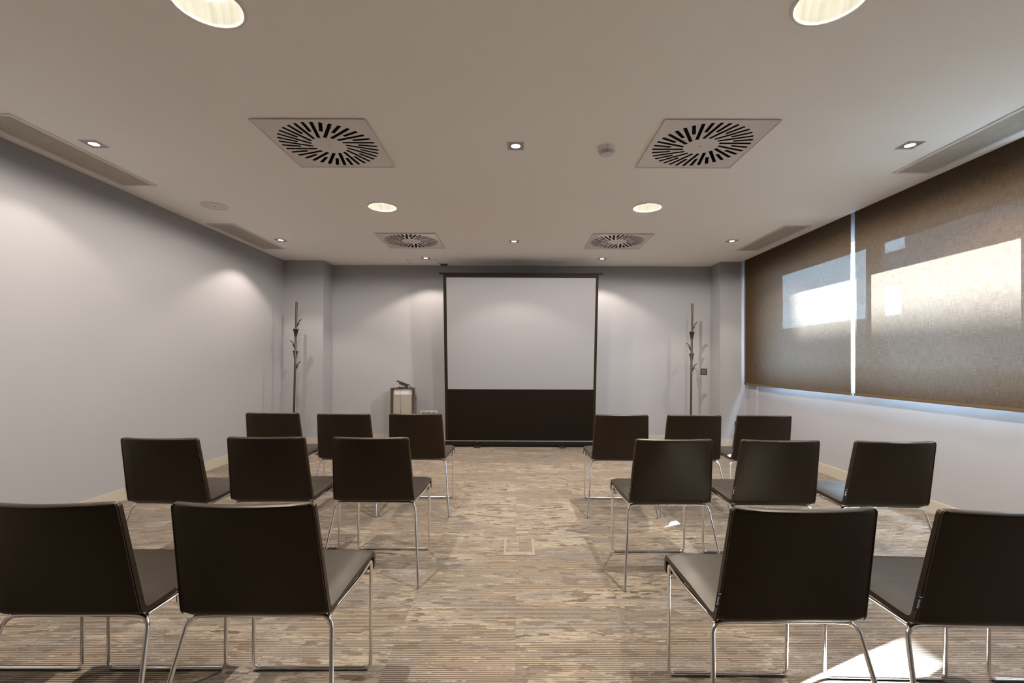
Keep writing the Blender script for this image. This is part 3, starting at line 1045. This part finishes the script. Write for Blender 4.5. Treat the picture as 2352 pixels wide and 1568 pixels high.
def make_chair():
    t = thing('conference_chair', 'x', 'chair', (0, 0, 0), 0, 'dark brown leather chairs facing the screen')
    shell(0, cut, True, False, 'seat', t)
    bk = shell(cut, len(path) - 1, False, True, 'backrest', t)
    for side in (-1, 1):
        bm = bmesh.new()
        tube(bm, seam_path(cut, len(path) - 1, side, 1.0), 0.0013, 6)
        finish('stitched_seam', bm, M['thread'], bk, smooth=True)
    # front loop: side rail, front leg, floor bar, and back up the other side
    r = 0.0065
    def loop(s):
        return [(s*0.205, -0.118, 0.4045), (s*0.222, 0.10, 0.4105), (s*0.2215, 0.2465, 0.418), (s*0.2205, 0.25, 0.0066)]
    a = loop(-1); b = loop(1)[::-1]
    pts = fillet(a + b, [0, 0.1, 0.018, 0.024, 0.024, 0.018, 0.1, 0], 8)
    # split: rails and front legs belong to one bent tube; the upright runs are shown as legs
    bm = bmesh.new(); tube(bm, pts, r, 12); finish('front_frame', bm, M['chrome'], t, smooth=True)
    for s in (-1, 1):
        bm = bmesh.new()
        lp = fillet([(s*0.150, -0.118, 0.4035), (s*0.214, -0.122, 0.4030), (s*0.262, -0.253, 0.004)], [0, 0.040, 0], 10)
        tube(bm, lp, r + 0.0003, 12); lg = finish('leg', bm, M['chrome'], t, smooth=True)
        bm = bmesh.new(); tube(bm, [(s*0.2613, -0.2515, 0.010), (s*0.262, -0.2532, 0.0)], 0.0070, 12); finish('foot_cap', bm, M['steel'], lg, smooth=True)
        bm = bmesh.new(); box(bm, (s*0.196 - 0.014, 0.225, 0.372), (s*0.196 + 0.014, 0.243, 0.412), 0.001); finish('link_plate', bm, M['silver'], t)
        bm = bmesh.new(); box(bm, (s*0.166 - 0.0155, 0.205, 0.368), (s*0.166 + 0.0155, 0.243, 0.420), 0.002); finish('spacer_block', bm, M['black'], t)
    bm = bmesh.new(); tube(bm, [(-0.151, -0.118, 0.4035), (0.151, -0.118, 0.4035)], r, 12); finish('rear_rail', bm, M['chrome'], t, smooth=True)
    bm = bmesh.new(); tube(bm, [(-0.2205, 0.246, 0.364), (0.2205, 0.246, 0.364)], 0.004, 10); finish('cross_bar', bm, M['chrome'], t, smooth=True)
    # cloth tag on the left rear seam
    bm = bmesh.new(); box(bm, (-0.0005, -0.0055, -0.023), (0.0005, 0.0055, 0.023)); tg = finish('cloth_tag', bm, M['tagcloth'], t)
    tz = 0.492
    yb = -0.1535 - (tz - 0.44) * 0.21
    tg.location = (-0.2175, yb - 0.006, tz)
    tg.rotation_euler = (math.radians(11), 0, math.radians(42))
    tm = text_mesh('viccarbe', 0.0084, 'tag_lettering', M['tagtext'], tg)
    tm.matrix_local = Matrix.Translation((-0.0008, 0, -0.002)) @ Matrix.Rotation(-PI/2, 4, 'Z') @ Matrix.Rotation(PI/2, 4, 'X') @ Matrix.Rotation(-PI/2, 4, 'Z')
    bm = bmesh.new()
    tube(bm, [(-0.0009, 0.003, 0.0205), (-0.0009, 0.000, 0.0185), (-0.0009, -0.0045, 0.0225)], 0.0006, 5); finish('tag_mark', bm, M['tagtext'], tg)
    return t

CH = [
 ('front row of the left block, seat nearest the left edge, mostly cut off', -1.857, 1.545, 0.3),
 ('nearest row, second left of the aisle, cut by the left edge', -1.316, 1.548, 0.3),
 ('nearest row left of the aisle, right beside the aisle', -0.768, 1.551, 0.5),
 ('nearest row right of the aisle, right beside the aisle', 0.795, 1.526, 0.3),
 ('nearest row, second right of the aisle, cut by the right edge', 1.361, 1.507, -1.2),
 ('nearest row beyond the right edge, only its front legs in view', 1.960, 1.497, -1.5),
 ('middle row of the left block, by the left wall', -1.829, 2.652, -1.1),
 ('middle row of the left block, between two others', -1.316, 2.701, 1.4),
 ('middle row left of the aisle, right beside the aisle', -0.761, 2.698, -0.6),
 ('middle row right of the aisle, right beside the aisle', 0.818, 2.673, 0.4),
 ('middle row of the right block, between two others', 1.367, 2.662, -0.9),
 ('middle row of the right block, by the window wall, seat catching daylight', 1.944, 2.635, -1.9),
 ('far row of the left block, in front of the left coat stand', -1.876, 3.849, 1.5),
 ('far row of the left block, between two others', -1.307, 3.805, -0.4),
 ('far row left of the aisle, in front of the phone pedestal', -0.763, 3.816, -0.6),
 ('far row right of the aisle, beside the screen', 0.804, 3.806, -1.1),
 ('far row of the right block, in front of the right coat stand', 1.359, 3.804, -2.7),
 ('far row of the right block, nearest the roller blind corner', 1.886, 3.800, -2.3),
]
chair0 = make_chair()
CH[0] = ('nearest row beyond the left edge, only a front leg in view',) + CH[0][1:]
for i, (where, x, y, a) in enumerate(CH):
    lab = 'brown leather chair, ' + where
    rz = math.radians(a)
    if i == 0:
        chair0.location = (x, y, 0); chair0.rotation_euler = (0, 0, rz); chair0['label'] = lab
    else:
        dup(chair0, (x, y, 0), rz, lab)
